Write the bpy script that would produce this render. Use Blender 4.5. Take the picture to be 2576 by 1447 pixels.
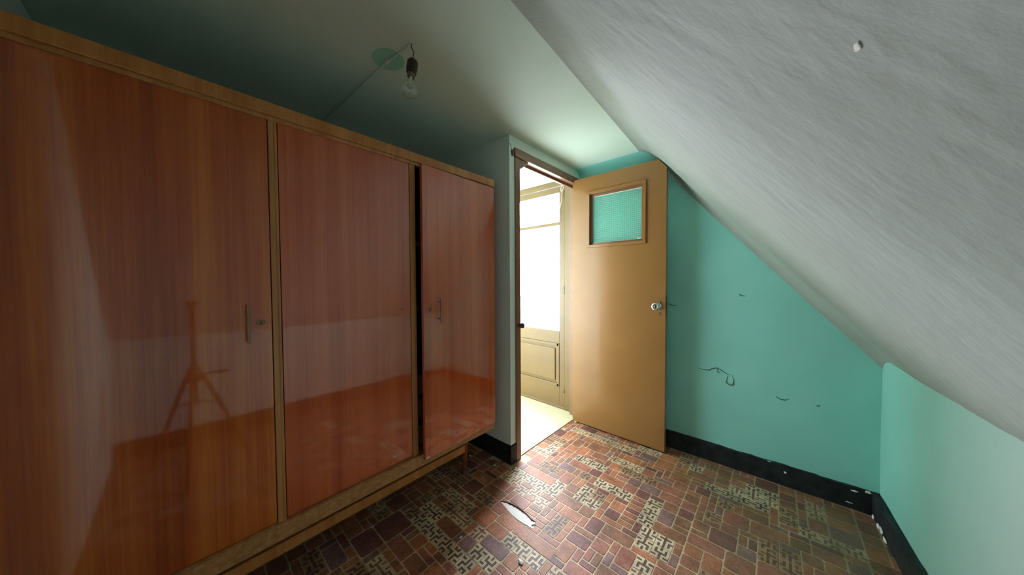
import bpy, bmesh, math, random
import numpy as np
from mathutils import Vector, Matrix, noise

for o in list(bpy.data.objects):
    bpy.data.objects.remove(o)
SC = bpy.context.scene
COL = SC.collection
random.seed(7)

# ------------------------------------------------------------------ camera
FPX, YAW, PITCH, ROLL, CH = 746.6, math.radians(41.802), math.radians(1.5464), math.radians(-0.2924), 1.185
Fv = Vector((math.cos(YAW) * math.cos(PITCH), math.sin(YAW) * math.cos(PITCH), -math.sin(PITCH)))
R0 = Vector((math.sin(YAW), -math.cos(YAW), 0))
U0 = R0.cross(Fv)
Rv = R0 * math.cos(ROLL) + U0 * math.sin(ROLL)
Uv = U0 * math.cos(ROLL) - R0 * math.sin(ROLL)
cam_d = bpy.data.cameras.new('camera')
cam_d.sensor_width = 36.0
cam_d.lens = FPX / 2576 * 36.0
cam_d.clip_start = 0.01
cam = bpy.data.objects.new('camera', cam_d)
COL.objects.link(cam)
M = Matrix((Rv, Uv, -Fv)).transposed().to_4x4()
M.translation = (0, 0, CH)
cam.matrix_world = M
SC.camera = cam

# ------------------------------------------------------------------ sky, daylight portal, exposure
W = bpy.data.worlds.new('overcast_sky')
SC.world = W
W.use_nodes = True
W.node_tree.nodes['Background'].inputs['Color'].default_value = (0.92, 0.98, 1.09, 1)
W.node_tree.nodes['Background'].inputs['Strength'].default_value = 58.0
pl = bpy.data.lights.new('daylight_portal', 'AREA')
pl.shape = 'RECTANGLE'
pl.size, pl.size_y = 1.46, 1.32
pl.cycles.is_portal = True
po = bpy.data.objects.new('daylight_portal', pl)
COL.objects.link(po)
po.location = (2.36, 2.14, 1.33)
po.rotation_euler = (math.pi / 2, 0, math.pi / 2)      # emits towards -X
SC.view_settings.view_transform = 'Standard'
SC.view_settings.look = 'None'
SC.view_settings.gamma = 1.0
SC.view_settings.exposure = 0.15
SC.view_settings.use_curve_mapping = False
SC.cycles.max_bounces = 16
SC.cycles.diffuse_bounces = 12
SC.cycles.transparent_max_bounces = 12
SC.cycles.use_denoising = True
SC.cycles.caustics_reflective = False
SC.cycles.caustics_refractive = False

# ------------------------------------------------------------------ materials
def newmat(name):
    m = bpy.data.materials.new(name)
    m.use_nodes = True
    nt = m.node_tree
    b = nt.nodes['Principled BSDF']
    return m, nt, b

def N(nt, typ, **kw):
    n = nt.nodes.new(typ)
    for k, v in kw.items():
        if k in ('operation', 'blend_type', 'data_type', 'noise_dimensions', 'feature', 'wave_type', 'bands_direction'):
            setattr(n, k, v)
        else:
            n.inputs[k.replace('_', ' ')].default_value = v
    return n

def ramp(nt, fac, stops):
    r = nt.nodes.new('ShaderNodeValToRGB')
    els = r.color_ramp.elements
    while len(els) < len(stops):
        els.new(0.5)
    for e, (p, c) in zip(els, stops):
        e.position = p
        e.color = (*c, 1)
    nt.links.new(fac, r.inputs['Fac'])
    return r.outputs['Color']

def coords(nt, scale=(1, 1, 1), kind='Object'):
    if kind == 'World':
        src = nt.nodes.new('ShaderNodeNewGeometry').outputs['Position']
    else:
        src = nt.nodes.new('ShaderNodeTexCoord').outputs[kind]
    mp = nt.nodes.new('ShaderNodeMapping')
    mp.inputs['Scale'].default_value = scale
    nt.links.new(src, mp.inputs['Vector'])
    return mp.outputs['Vector']

def bump(nt, b, height, strength=0.3, dist=0.01):
    bp = nt.nodes.new('ShaderNodeBump')
    bp.inputs['Strength'].default_value = strength
    bp.inputs['Distance'].default_value = dist
    nt.links.new(height, bp.inputs['Height'])
    nt.links.new(bp.outputs['Normal'], b.inputs['Normal'])

def plaster(name, c0, c1, scale=5.0, rough=0.75, bstr=0.25, bscale=70.0, stretch=(1, 1, 1), spec=0.3):
    m, nt, b = newmat(name)
    v = coords(nt, kind='World')
    n = N(nt, 'ShaderNodeTexNoise', Scale=scale, Detail=5.0)
    nt.links.new(v, n.inputs['Vector'])
    nt.links.new(ramp(nt, n.outputs['Fac'], [(0.35, c0), (0.65, c1)]), b.inputs['Base Color'])
    b.inputs['Roughness'].default_value = rough
    b.inputs['Specular IOR Level'].default_value = spec
    n2 = N(nt, 'ShaderNodeTexNoise', Scale=bscale, Detail=6.0)
    nt.links.new(coords(nt, stretch, 'World'), n2.inputs['Vector'])
    bump(nt, b, n2.outputs['Fac'], bstr, 0.006)
    return m

def plain(name, c, rough=0.5, metal=0.0, spec=0.5, var=0.12, vscale=20):
    m, nt, b = newmat(name)
    n = N(nt, 'ShaderNodeTexNoise', Scale=float(vscale), Detail=4.0)
    nt.links.new(coords(nt), n.inputs['Vector'])
    lo = tuple(x * (1 - var) for x in c)
    hi = tuple(min(1, x * (1 + var)) for x in c)
    nt.links.new(ramp(nt, n.outputs['Fac'], [(0.3, lo), (0.7, hi)]), b.inputs['Base Color'])
    b.inputs['Roughness'].default_value = rough
    b.inputs['Metallic'].default_value = metal
    b.inputs['Specular IOR Level'].default_value = spec
    return m

def veneer(name, cols, rough=0.14, coat=0.0, zs=0.35, fig=0.0, xs=14.0):
    """glossy vertical-grain veneer: cols dark, mid, light"""
    m, nt, b = newmat(name)
    v = coords(nt, (xs, xs, zs))
    n = N(nt, 'ShaderNodeTexNoise', Scale=1.0, Detail=4.0, Roughness=0.62, Distortion=0.25)
    nt.links.new(v, n.inputs['Vector'])
    v2 = coords(nt, (170, 170, 2.2))
    n2 = N(nt, 'ShaderNodeTexNoise', Scale=1.0, Detail=3.0)
    nt.links.new(v2, n2.inputs['Vector'])
    mix = N(nt, 'ShaderNodeMath', operation='MULTIPLY_ADD')
    nt.links.new(n2.outputs['Fac'], mix.inputs[0])
    mix.inputs[1].default_value = 0.28
    nt.links.new(n.outputs['Fac'], mix.inputs[2])
    col = ramp(nt, mix.outputs[0], [(0.46, cols[0]), (0.62, cols[1]), (0.78, cols[2])])
    nt.links.new(col, b.inputs['Base Color'])
    b.inputs['Roughness'].default_value = rough
    b.inputs['Coat Weight'].default_value = coat
    if coat:
        b.inputs['Specular IOR Level'].default_value = 0.1
    b.inputs['Coat Roughness'].default_value = 0.05
    b.inputs['Coat IOR'].default_value = 1.82
    v3 = coords(nt, (120, 120, 4.0))
    n3 = N(nt, 'ShaderNodeTexNoise', Scale=1.0, Detail=2.0)
    nt.links.new(v3, n3.inputs['Vector'])
    bump(nt, b, n3.outputs['Fac'], 0.05, 0.002)
    return m

MINT = plaster('mint_paint', (0.28, 0.67, 0.61), (0.31, 0.71, 0.65), 3.0, 0.6, 0.12, 45.0)
STUBM = plaster('pale_mint_paint', (0.72, 0.83, 0.79), (0.76, 0.87, 0.82), 3.0, 0.6, 0.1, 40.0)
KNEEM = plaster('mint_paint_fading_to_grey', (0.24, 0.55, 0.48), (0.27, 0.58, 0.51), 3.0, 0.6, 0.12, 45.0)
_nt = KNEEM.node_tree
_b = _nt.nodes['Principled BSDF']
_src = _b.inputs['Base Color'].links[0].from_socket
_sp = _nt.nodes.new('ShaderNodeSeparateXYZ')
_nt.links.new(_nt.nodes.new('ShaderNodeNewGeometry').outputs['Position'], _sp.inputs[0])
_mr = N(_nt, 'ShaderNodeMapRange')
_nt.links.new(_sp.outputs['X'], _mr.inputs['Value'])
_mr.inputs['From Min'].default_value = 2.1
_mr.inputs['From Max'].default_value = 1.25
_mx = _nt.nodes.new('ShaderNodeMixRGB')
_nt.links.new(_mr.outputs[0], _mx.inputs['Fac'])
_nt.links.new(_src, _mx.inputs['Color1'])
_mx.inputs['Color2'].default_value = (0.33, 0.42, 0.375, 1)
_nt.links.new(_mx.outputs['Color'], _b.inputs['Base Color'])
CEILM = plaster('faded_green_white_ceiling_paint', (0.57, 0.695, 0.63), (0.61, 0.73, 0.665), 2.0, 0.7, 0.12, 40.0)
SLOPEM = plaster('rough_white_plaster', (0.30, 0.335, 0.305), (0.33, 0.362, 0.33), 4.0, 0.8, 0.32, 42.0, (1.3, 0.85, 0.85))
REARM = plaster('white_end_wall_paint', (0.72, 0.80, 0.77), (0.76, 0.84, 0.81), 3.0, 0.6, 0.1, 40.0)
TEAL = plaster('teal_paint', (0.29, 0.60, 0.49), (0.32, 0.64, 0.52), 6.0, 0.6, 0.1)
LANDW = plaster('landing_pale_paint', (0.58, 0.66, 0.62), (0.62, 0.70, 0.66), 3.0, 0.6, 0.1)
BLACKM = plaster('black_baseboard_paint', (0.008, 0.010, 0.012), (0.022, 0.028, 0.030), 18.0, 0.55, 0.4, 60.0)
WHITEP = plaster('bare_white_plaster', (0.70, 0.70, 0.66), (0.82, 0.82, 0.78), 30.0, 0.85, 0.4, 120.0)
DARKCRACK = plain('dark_crack', (0.10, 0.19, 0.165), 0.9)
HOLEM = plain('dark_hole', (0.05, 0.055, 0.05), 0.9)
WOOD_L = veneer('red_brown_veneer_with_golden_figure', ((0.32, 0.052, 0.010), (0.45, 0.086, 0.014), (0.58, 0.155, 0.021)), zs=0.28, xs=9.0, coat=1.0)
WOOD_M = veneer('red_brown_veneer', ((0.41, 0.066, 0.017), (0.50, 0.096, 0.025), (0.58, 0.130, 0.034)), zs=0.3, xs=16.0, coat=1.0)
EDGE = veneer('golden_solid_wood', ((0.38, 0.155, 0.045), (0.46, 0.205, 0.065), (0.54, 0.26, 0.095)), rough=0.34, zs=1.0, xs=30.0)
RAILW = veneer('orange_wood', ((0.40, 0.15, 0.036), (0.48, 0.19, 0.048), (0.56, 0.24, 0.068)), rough=0.36, zs=1.0, xs=30.0)
DUSTY = veneer('dusty_golden_wood', ((0.34, 0.15, 0.048), (0.42, 0.20, 0.07), (0.50, 0.28, 0.12)), rough=0.5, zs=60.0, xs=40.0)
INSIDE = plain('dark_wardrobe_interior', (0.10, 0.055, 0.045), 0.6)
LEGW = veneer('red_leg_wood', ((0.20, 0.052, 0.016), (0.25, 0.072, 0.02), (0.30, 0.095, 0.028)), rough=0.3, zs=1.0)
OCHRE = plain('ochre_gloss_paint', (0.30, 0.142, 0.045), 0.3, spec=0.25, var=0.05, vscale=6)
_b = OCHRE.node_tree.nodes['Principled BSDF']
_b.inputs['Coat Weight'].default_value = 0.6
_b.inputs['Coat IOR'].default_value = 1.45
_b.inputs['Coat Roughness'].default_value = 0.09
OCHRE3 = plain('tan_balcony_door_paint', (0.165, 0.095, 0.034), 0.25, spec=0.5, var=0.05, vscale=6)
OCHRE2 = plain('brown_trim_paint', (0.235, 0.115, 0.065), 0.3, spec=0.5, var=0.06)
BRASS = plain('tarnished_brass', (0.22, 0.16, 0.085), 0.45, metal=0.7)
BRONZE = plain('dull_bronze_handle', (0.26, 0.17, 0.12), 0.4, metal=0.35)
CHROME = plain('satin_chrome', (0.72, 0.73, 0.70), 0.18, metal=1.0, var=0.03)
BAKE = plain('dark_brown_bakelite', (0.020, 0.016, 0.015), 0.35)
BLACKP = plain('black_plastic', (0.02, 0.02, 0.022), 0.4)
CABLEP = plain('painted_cable', (0.58, 0.68, 0.60), 0.6)
WHITEC = plain('white_plastic', (0.75, 0.75, 0.70), 0.4)
DARKCORD = plain('dark_cord', (0.10, 0.095, 0.075), 0.7)
KNOBD = plain('dark_brown_knob', (0.06, 0.032, 0.028), 0.35)
STRING = plain('cream_string', (0.78, 0.75, 0.62), 0.8)
RUST = plain('rusted_plate', (0.14, 0.045, 0.02), 0.6)

def glass(name, tint, glossy=0.08, diff=0.0, dcol=(0.5, 0.8, 0.7), grid=None):
    m = bpy.data.materials.new(name)
    m.use_nodes = True
    nt = m.node_tree
    for n in list(nt.nodes):
        nt.nodes.remove(n)
    out = nt.nodes.new('ShaderNodeOutputMaterial')
    tr = nt.nodes.new('ShaderNodeBsdfTransparent')
    tr.inputs['Color'].default_value = (*tint, 1)
    gl = nt.nodes.new('ShaderNodeBsdfGlossy')
    gl.inputs['Roughness'].default_value = 0.08
    lw = nt.nodes.new('ShaderNodeLayerWeight')
    pw = N(nt, 'ShaderNodeMath', operation='POWER')
    nt.links.new(lw.outputs['Facing'], pw.inputs[0])
    pw.inputs[1].default_value = 4.0
    fr = N(nt, 'ShaderNodeMath', operation='MULTIPLY_ADD')
    nt.links.new(pw.outputs[0], fr.inputs[0])
    fr.inputs[1].default_value = 0.7
    fr.inputs[2].default_value = glossy * 0.5
    mx = nt.nodes.new('ShaderNodeMixShader')
    nt.links.new(fr.outputs[0], mx.inputs['Fac'])
    nt.links.new(tr.outputs[0], mx.inputs[1])
    nt.links.new(gl.outputs[0], mx.inputs[2])
    last = mx.outputs[0]
    if diff:
        # pressed glass: little square pillows that scatter part of the light
        df = nt.nodes.new('ShaderNodeBsdfTranslucent')
        df.inputs['Color'].default_value = (*dcol, 1)
        d2 = nt.nodes.new('ShaderNodeBsdfDiffuse')
        d2.inputs['Color'].default_value = (*dcol, 1)
        md = nt.nodes.new('ShaderNodeMixShader')
        md.inputs[0].default_value = 0.5
        nt.links.new(df.outputs[0], md.inputs[1])
        nt.links.new(d2.outputs[0], md.inputs[2])
        v = coords(nt, (1, 1, 1))
        sep = nt.nodes.new('ShaderNodeSeparateXYZ')
        nt.links.new(v, sep.inputs[0])
        hs = []
        for ax in ('Y', 'Z'):
            a = N(nt, 'ShaderNodeMath', operation='MULTIPLY')
            nt.links.new(sep.outputs[ax], a.inputs[0])
            a.inputs[1].default_value = 2 * math.pi / grid
            s = N(nt, 'ShaderNodeMath', operation='SINE')
            nt.links.new(a.outputs[0], s.inputs[0])
            ab = N(nt, 'ShaderNodeMath', operation='ABSOLUTE')
            nt.links.new(s.outputs[0], ab.inputs[0])
            hs.append(ab.outputs[0])
        mn = N(nt, 'ShaderNodeMath', operation='MINIMUM')
        nt.links.new(hs[0], mn.inputs[0])
        nt.links.new(hs[1], mn.inputs[1])
        bp = nt.nodes.new('ShaderNodeBump')
        bp.inputs['Strength'].default_value = 0.8
        bp.inputs['Distance'].default_value = 0.003
        nt.links.new(mn.outputs[0], bp.inputs['Height'])
        for s in (df, d2, gl):
            nt.links.new(bp.outputs['Normal'], s.inputs['Normal'])
        rg = N(nt, 'ShaderNodeMapRange')
        nt.links.new(mn.outputs[0], rg.inputs['Value'])
        rg.inputs['From Min'].default_value = 0.0
        rg.inputs['From Max'].default_value = 0.5
        rg.inputs['To Min'].default_value = min(1, diff + 0.25)
        rg.inputs['To Max'].default_value = diff
        m2 = nt.nodes.new('ShaderNodeMixShader')
        nt.links.new(rg.outputs[0], m2.inputs[0])
        nt.links.new(last, m2.inputs[1])
        nt.links.new(md.outputs[0], m2.inputs[2])
        last = m2.outputs[0]
    nt.links.new(last, out.inputs['Surface'])
    return m

CLEAR = glass('clear_window_glass', (0.97, 0.98, 0.97))
BULBG = glass('clear_bulb_glass', (0.95, 0.97, 0.95), 0.26)
PRESSED = glass('pressed_grid_glass', (0.80, 0.97, 0.92), diff=0.42, dcol=(0.50, 0.90, 0.80), grid=0.028)

def tile_mat(name, c, light, grain=0.25, rough=0.47):
    m, nt, b = newmat(name)
    oi = nt.nodes.new('ShaderNodeObjectInfo')
    v = coords(nt, (1, 1, 1), 'World')
    n = N(nt, 'ShaderNodeTexNoise', Scale=55.0, Detail=6.0, Roughness=0.7, Distortion=1.6)
    nt.links.new(v, n.inputs['Vector'])
    lo = tuple(x * (1 - grain) for x in c)
    base = ramp(nt, n.outputs['Fac'], [(0.33, lo), (0.5, c), (0.72, light)])
    # cell to cell variation of tone
    vn = nt.nodes.new('ShaderNodeTexNoise')
    vn.inputs['Scale'].default_value = 11.0
    nt.links.new(v, vn.inputs['Vector'])
    hs = nt.nodes.new('ShaderNodeHueSaturation')
    mr = N(nt, 'ShaderNodeMapRange')
    nt.links.new(vn.outputs['Fac'], mr.inputs['Value'])
    mr.inputs['From Min'].default_value = 0.3
    mr.inputs['From Max'].default_value = 0.7
    mr.inputs['To Min'].default_value = 0.72
    mr.inputs['To Max'].default_value = 1.28
    nt.links.new(mr.outputs[0], hs.inputs['Value'])
    nt.links.new(base, hs.inputs['Color'])
    # grey-green ground-in dirt: large blotches, mostly along the low wall
    dn = nt.nodes.new('ShaderNodeTexNoise')
    dn.inputs['Scale'].default_value = 3.2
    dn.inputs['Detail'].default_value = 5.0
    nt.links.new(v, dn.inputs['Vector'])
    sp = nt.nodes.new('ShaderNodeSeparateXYZ')
    nt.links.new(v, sp.inputs[0])
    yr = N(nt, 'ShaderNodeMapRange')
    nt.links.new(sp.outputs['Y'], yr.inputs['Value'])
    yr.inputs['From Min'].default_value = 0.75
    yr.inputs['From Max'].default_value = -0.35
    yr.inputs['To Min'].default_value = 0.0
    yr.inputs['To Max'].default_value = 0.62
    mm = N(nt, 'ShaderNodeMath', operation='MULTIPLY')
    nt.links.new(yr.outputs[0], mm.inputs[0])
    dr = N(nt, 'ShaderNodeMapRange')
    nt.links.new(dn.outputs['Fac'], dr.inputs['Value'])
    dr.inputs['From Min'].default_value = 0.3
    dr.inputs['From Max'].default_value = 0.6
    nt.links.new(dr.outputs[0], mm.inputs[1])
    mx = nt.nodes.new('ShaderNodeMixRGB')
    nt.links.new(mm.outputs[0], mx.inputs['Fac'])
    nt.links.new(hs.outputs['Color'], mx.inputs['Color1'])
    mx.inputs['Color2'].default_value = (0.155, 0.125, 0.075, 1)
    nt.links.new(mx.outputs['Color'], b.inputs['Base Color'])
    b.inputs['Roughness'].default_value = rough
    b.inputs['Specular IOR Level'].default_value = 0.2
    bump(nt, b, n.outputs['Fac'], 0.12, 0.002)
    return m

GROUT = tile_mat('tan_vinyl_joint', (0.44, 0.31, 0.185), (0.54, 0.40, 0.26), 0.25)
TM = [tile_mat('brick_red_vinyl', (0.27, 0.095, 0.062), (0.40, 0.175, 0.12)),
      tile_mat('plum_vinyl', (0.155, 0.057, 0.052), (0.26, 0.11, 0.092)),
      tile_mat('rust_vinyl', (0.32, 0.115, 0.055), (0.46, 0.21, 0.11)),
      tile_mat('brown_vinyl', (0.21, 0.088, 0.050), (0.34, 0.165, 0.095)),
      tile_mat('grey_plum_vinyl', (0.19, 0.10, 0.095), (0.29, 0.17, 0.155))]
KEYD = tile_mat('dark_key_ground', (0.10, 0.055, 0.038), (0.15, 0.085, 0.055))
KEYL = tile_mat('cream_key_line', (0.47, 0.38, 0.25), (0.58, 0.49, 0.34))
KEYT = tile_mat('tan_key_line', (0.30, 0.175, 0.095), (0.40, 0.25, 0.14))
LANDF = plain('cream_landing_vinyl', (0.60, 0.53, 0.35), 0.35, var=0.05, vscale=9)
LANDJ = plain('landing_joint', (0.42, 0.37, 0.26), 0.5)
UNDER = plain('white_underlay', (0.72, 0.70, 0.65), 0.7, var=0.05)

# ------------------------------------------------------------------ mesh helpers
def box(bm, x0, x1, y0, y1, z0, z1, mi=0):
    vs = [bm.verts.new(p) for p in ((x0, y0, z0), (x1, y0, z0), (x1, y1, z0), (x0, y1, z0),
                                    (x0, y0, z1), (x1, y0, z1), (x1, y1, z1), (x0, y1, z1))]
    fs = []
    for idx in ((3, 2, 1, 0), (4, 5, 6, 7), (0, 1, 5, 4), (1, 2, 6, 5), (2, 3, 7, 6), (3, 0, 4, 7)):
        f = bm.faces.new([vs[i] for i in idx])
        f.material_index = mi
        fs.append(f)
    return vs

def prism(bm, pts, axis, a, b):
    """polygon pts (2-D) extruded along axis from a to b"""
    def mk(p, t):
        q = list(p)
        q.insert(axis, t)
        return q
    lo = [bm.verts.new(mk(p, a)) for p in pts]
    hi = [bm.verts.new(mk(p, b)) for p in pts]
    n = len(pts)
    bm.faces.new(lo[::-1])
    bm.faces.new(hi)
    for i in range(n):
        bm.faces.new((lo[i], lo[(i + 1) % n], hi[(i + 1) % n], hi[i]))
    bmesh.ops.recalc_face_normals(bm, faces=bm.faces)

def lathe(bm, prof, seg=24, mat=Matrix()):
    rings = []
    for r, z in prof:
        if r < 1e-6:
            rings.append([bm.verts.new(mat @ Vector((0, 0, z)))])
        else:
            rings.append([bm.verts.new(mat @ Vector((r * math.cos(2 * math.pi * i / seg), r * math.sin(2 * math.pi * i / seg), z))) for i in range(seg)])
    for a, b in zip(rings, rings[1:]):
        for i in range(seg):
            j = (i + 1) % seg
            if len(a) == 1 and len(b) == 1:
                continue
            if len(a) == 1:
                bm.faces.new((a[0], b[j], b[i]))
            elif len(b) == 1:
                bm.faces.new((a[i], a[j], b[0]))
            else:
                bm.faces.new((a[i], a[j], b[j], b[i]))
    for f in bm.faces:
        f.smooth = True
    bmesh.ops.recalc_face_normals(bm, faces=bm.faces)

def tube(bm, pts, r, seg=8):
    pts = [Vector(p) for p in pts]
    rs = r if isinstance(r, (list, tuple)) else [r] * len(pts)
    prev = None
    rings = []
    for i, p in enumerate(pts):
        t = (pts[min(i + 1, len(pts) - 1)] - pts[max(i - 1, 0)]).normalized()
        if prev is None:
            up = Vector((0, 0, 1)) if abs(t.z) < 0.9 else Vector((1, 0, 0))
            u = t.cross(up).normalized()
        else:
            u = (prev - t * prev.dot(t)).normalized()
        prev = u
        w = t.cross(u)
        rings.append([bm.verts.new(p + (u * math.cos(2 * math.pi * k / seg) + w * math.sin(2 * math.pi * k / seg)) * rs[i]) for k in range(seg)])
    for a, b in zip(rings, rings[1:]):
        for k in range(seg):
            f = bm.faces.new((a[k], a[(k + 1) % seg], b[(k + 1) % seg], b[k]))
            f.smooth = True
    bm.faces.new(rings[0][::-1])
    bm.faces.new(rings[-1])
    bmesh.ops.recalc_face_normals(bm, faces=bm.faces)

def obj(name, bm, mats, parent=None, bevel=0.0, seg=2):
    me = bpy.data.meshes.new(name)
    bm.to_mesh(me)
    bm.free()
    for m in (mats if isinstance(mats, (list, tuple)) else [mats]):
        me.materials.append(m)
    o = bpy.data.objects.new(name, me)
    COL.objects.link(o)
    if parent:
        o.parent = parent
    if bevel:
        md = o.modifiers.new('bevel', 'BEVEL')
        md.width = bevel
        md.segments = seg
        md.limit_method = 'ANGLE'
    return o

def boxobj(name, b, mat, parent=None, bevel=0.0):
    bm = bmesh.new()
    box(bm, *b)
    return obj(name, bm, mat, parent, bevel)

def tag(o, label=None, cat=None, group=None, kind=None):
    for k, v in (('label', label), ('category', cat), ('group', group), ('kind', kind)):
        if v:
            o[k] = v
    return o

def empty(name, loc=(0, 0, 0)):
    o = bpy.data.objects.new(name, None)
    o.empty_display_size = 0.1
    o.location = loc
    COL.objects.link(o)
    return o

# ------------------------------------------------------------------ room constants
XB, XR, YL, YD, XS, ZC = 2.28, -0.32, 1.95, 1.26, 1.39, 2.09
SK = 0.060                                   # the roof side runs slightly skew to the rest
def skew(x):
    return -SK * (XB - x)
YE, YK, SLP = 0.69, -0.39, 1.208             # slope edge and low wall at X = XB, roof pitch

# ------------------------------------------------------------------ walls
def struct(name, bm, mat, label, cat='wall', bevel=0.0):
    return tag(obj(name, bm, mat, bevel=bevel), label, cat, kind='structure')

bm = bmesh.new()
prism(bm, [(-0.95, 0.0), (1.335, 0.0), (1.335, ZC), (-0.95, ZC)], 0, XB, XB + 0.1)
wall_back = struct('wall_back', bm, MINT, 'mint green painted wall behind the open ochre door')
bm = bmesh.new()
box(bm, XR - 0.1, XR, -0.95, YL + 0.1, 0, ZC + 0.05)
struct('wall_rear', bm, REARM, 'near white end wall at the closed end of the wardrobe')
bm = bmesh.new()
box(bm, XR, XS, YL, YL + 0.1, 0, ZC + 0.05)
struct('wall_left', bm, STUBM, 'pale mint wall hidden behind the wardrobe')
# low knee wall, skewed in plan, finely gridded with a soft unevenness
bm = bmesh.new()
nx, nz = 90, 30
g = {}
for i in range(nx + 1):
    x = XR + (XB - XR) * i / nx
    for j in range(nz + 1):
        z = 0.95 * j / nz
        d = 0.004 * noise.noise((x * 3, z * 3, 1.0)) + 0.0012 * noise.noise((x * 22, z * 22, 5.0))
        g[i, j] = bm.verts.new((x, YK + skew(x) + d, z))
for i in range(nx):
    for j in range(nz):
        bm.faces.new((g[i, j], g[i, j + 1], g[i + 1, j + 1], g[i + 1, j])).smooth = True
b0 = [bm.verts.new((x, YK + skew(x) - 0.1, z)) for x, z in ((XR, 0), (XB, 0), (XB, 0.95), (XR, 0.95))]
bm.faces.new(b0)
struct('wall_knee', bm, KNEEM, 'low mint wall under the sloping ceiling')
# partition: stub beside the wardrobe
bm = bmesh.new()
box(bm, XS, XS + 0.08, YD, YD + 0.07, 0, ZC + 0.05)
box(bm, XS, XS + 0.04, YD + 0.07, YL + 0.1, 0, ZC + 0.05)
wall_stub = struct('wall_partition', bm, STUBM, 'narrow pale mint partition end beside the wardrobe')
# wall over and right of the doorway
bm = bmesh.new()
box(bm, XS + 0.08, XB, YD, YD + 0.07, 2.02, ZC + 0.05)
box(bm, 2.245, XB, YD, YD + 0.07, 0, 2.02)
struct('wall_doorway', bm, STUBM, 'strip of pale mint wall above the door frame')
# landing walls
bm = bmesh.new()
box(bm, XB, XB + 0.12, 1.335, 1.3365, 0, ZC)
box(bm, XB, XB + 0.12, 2.936, 3.12, 0, ZC)
box(bm, XB, XB + 0.12, 1.3365, 2.936, 2.072, ZC)
struct('wall_landing_outer', bm, LANDW, 'pale landing wall around the glazed balcony door')
bm = bmesh.new()
box(bm, XS + 0.04, XS + 0.08, YD + 0.07, 3.02, 0, ZC + 0.05)
struct('wall_landing_inner', bm, LANDW, 'pale landing wall facing the glazed balcony door')
bm = bmesh.new()
box(bm, XS, XB + 0.12, 3.02, 3.12, 0, ZC + 0.05)
struct('wall_landing_end', bm, LANDW, 'pale end wall of the bright landing')

bm = bmesh.new()
box(bm, XB + 0.2, XB + 1.3, 0.2, 4.2, -0.12, -0.02)  # unseen slab, added to block sky light rising through the door
tag(obj('floor_added_slab', bm, plaster('pale_concrete', (0.30, 0.30, 0.29), (0.36, 0.36, 0.34), 3.0)), 'pale unseen slab added outside the glazed balcony door to cut light from below', 'balcony', kind='structure')
bm = bmesh.new()
box(bm, XB + 1.3, 60, -60, 60, -3.2, -3.0)  # unseen ground, added to darken the sky below the horizon
tag(obj('floor_added_ground', bm, plaster('added_ground', (0.24, 0.25, 0.22), (0.30, 0.30, 0.27), 0.6)), 'unseen ground added beyond the slab to dim light from below', 'ground', kind='structure')

# ------------------------------------------------------------------ ceilings
bm = bmesh.new()
prism(bm, [(XR - 0.1, 0.745 + skew(XR)), (XB + 0.12, 0.745), (XB + 0.12, 3.12), (XR - 0.1, 3.12)], 2, ZC, ZC + 0.08)
ceiling = struct('ceiling', bm, CEILM, 'flat pale green ceiling strip above the wardrobe', 'ceiling')
# rounded roof slope with a cove against the back wall
prof = []
A = Vector((YE + 0.06, ZC)); B = Vector((YE, ZC)); D = Vector((YE - 0.06, ZC - 0.06 * SLP))
for k in range(13):
    t = k / 12
    prof.append(A * (1 - t) ** 2 + B * 2 * t * (1 - t) + D * t * t)
for k in range(1, 181):
    y = D.x + (-0.56 - D.x) * k / 180
    prof.append(Vector((y, ZC - (YE - y) * SLP)))
xs = [XR - 0.02 + (XB - 0.12 - XR + 0.02) * i / 420 for i in range(421)]
xs += [XB - 0.12 + 0.12 * i / 18 for i in range(1, 19)]
verts, faces = [], []
nrm = Vector((0, SLP, -1)).normalized()
for i, x in enumerate(xs):
    d = XB - x
    r = 0.10
    cove = (r - math.sqrt(max(0.0, r * r - (r - d) ** 2))) * 0.32 if d < r else 0.0
    for k, p in enumerate(prof):
        f = min(1.0, max(0.0, (k - 3) / 12))
        s = math.hypot(p.x - YE, p.y - ZC)
        h = 0.0013 * noise.noise((x * 27, s * 16, 0.3)) + 0.0006 * noise.noise((x * 60, s * 40, 3.1)) + 0.006 * noise.noise((x * 2.2, s * 2.2, 8.0))
        q = nrm * (f * (cove + h))
        verts.append((x, p.x + skew(x) + q.y, p.y + q.z))
n = len(prof)
for i in range(len(xs) - 1):
    for k in range(n - 1):
        a = i * n + k
        faces.append((a, a + 1, a + n + 1, a + n))
base = len(verts)
for x in (xs[0], xs[-1]):
    for y, z in ((YE + 0.06, ZC + 0.06), (-0.56, ZC - (YE + 0.56) * SLP + 0.1)):
        verts.append((x, y + skew(x), z))
faces.append((base, base + 1, base + 3, base + 2))
me = bpy.data.meshes.new('ceiling_slope')
me.from_pydata(verts, [], faces)
me.polygons.foreach_set('use_smooth', [True] * len(faces))
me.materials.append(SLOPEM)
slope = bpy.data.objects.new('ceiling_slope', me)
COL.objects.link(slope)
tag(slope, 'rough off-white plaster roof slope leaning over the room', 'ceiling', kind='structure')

def slope_pt(x, y):
    return Vector((x, y, ZC - (YE + skew(x) - y) * SLP))

bm = bmesh.new()
r = 0.085
cp = [(XB - r + r * math.sin(a * math.pi / 20), ZC - r + r * math.cos(a * math.pi / 20)) for a in range(11)]
row0 = [bm.verts.new((x, 0.60, z - 0.0006)) for x, z in cp]
row1 = [bm.verts.new((x, YD + 0.003, z - 0.0006)) for x, z in cp]
for i in range(10):
    bm.faces.new((row0[i], row0[i + 1], row1[i + 1], row1[i])).smooth = True
struct('trim_2', bm, MINT, 'mint painted rounded cove between ceiling and back wall', 'cove')
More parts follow.
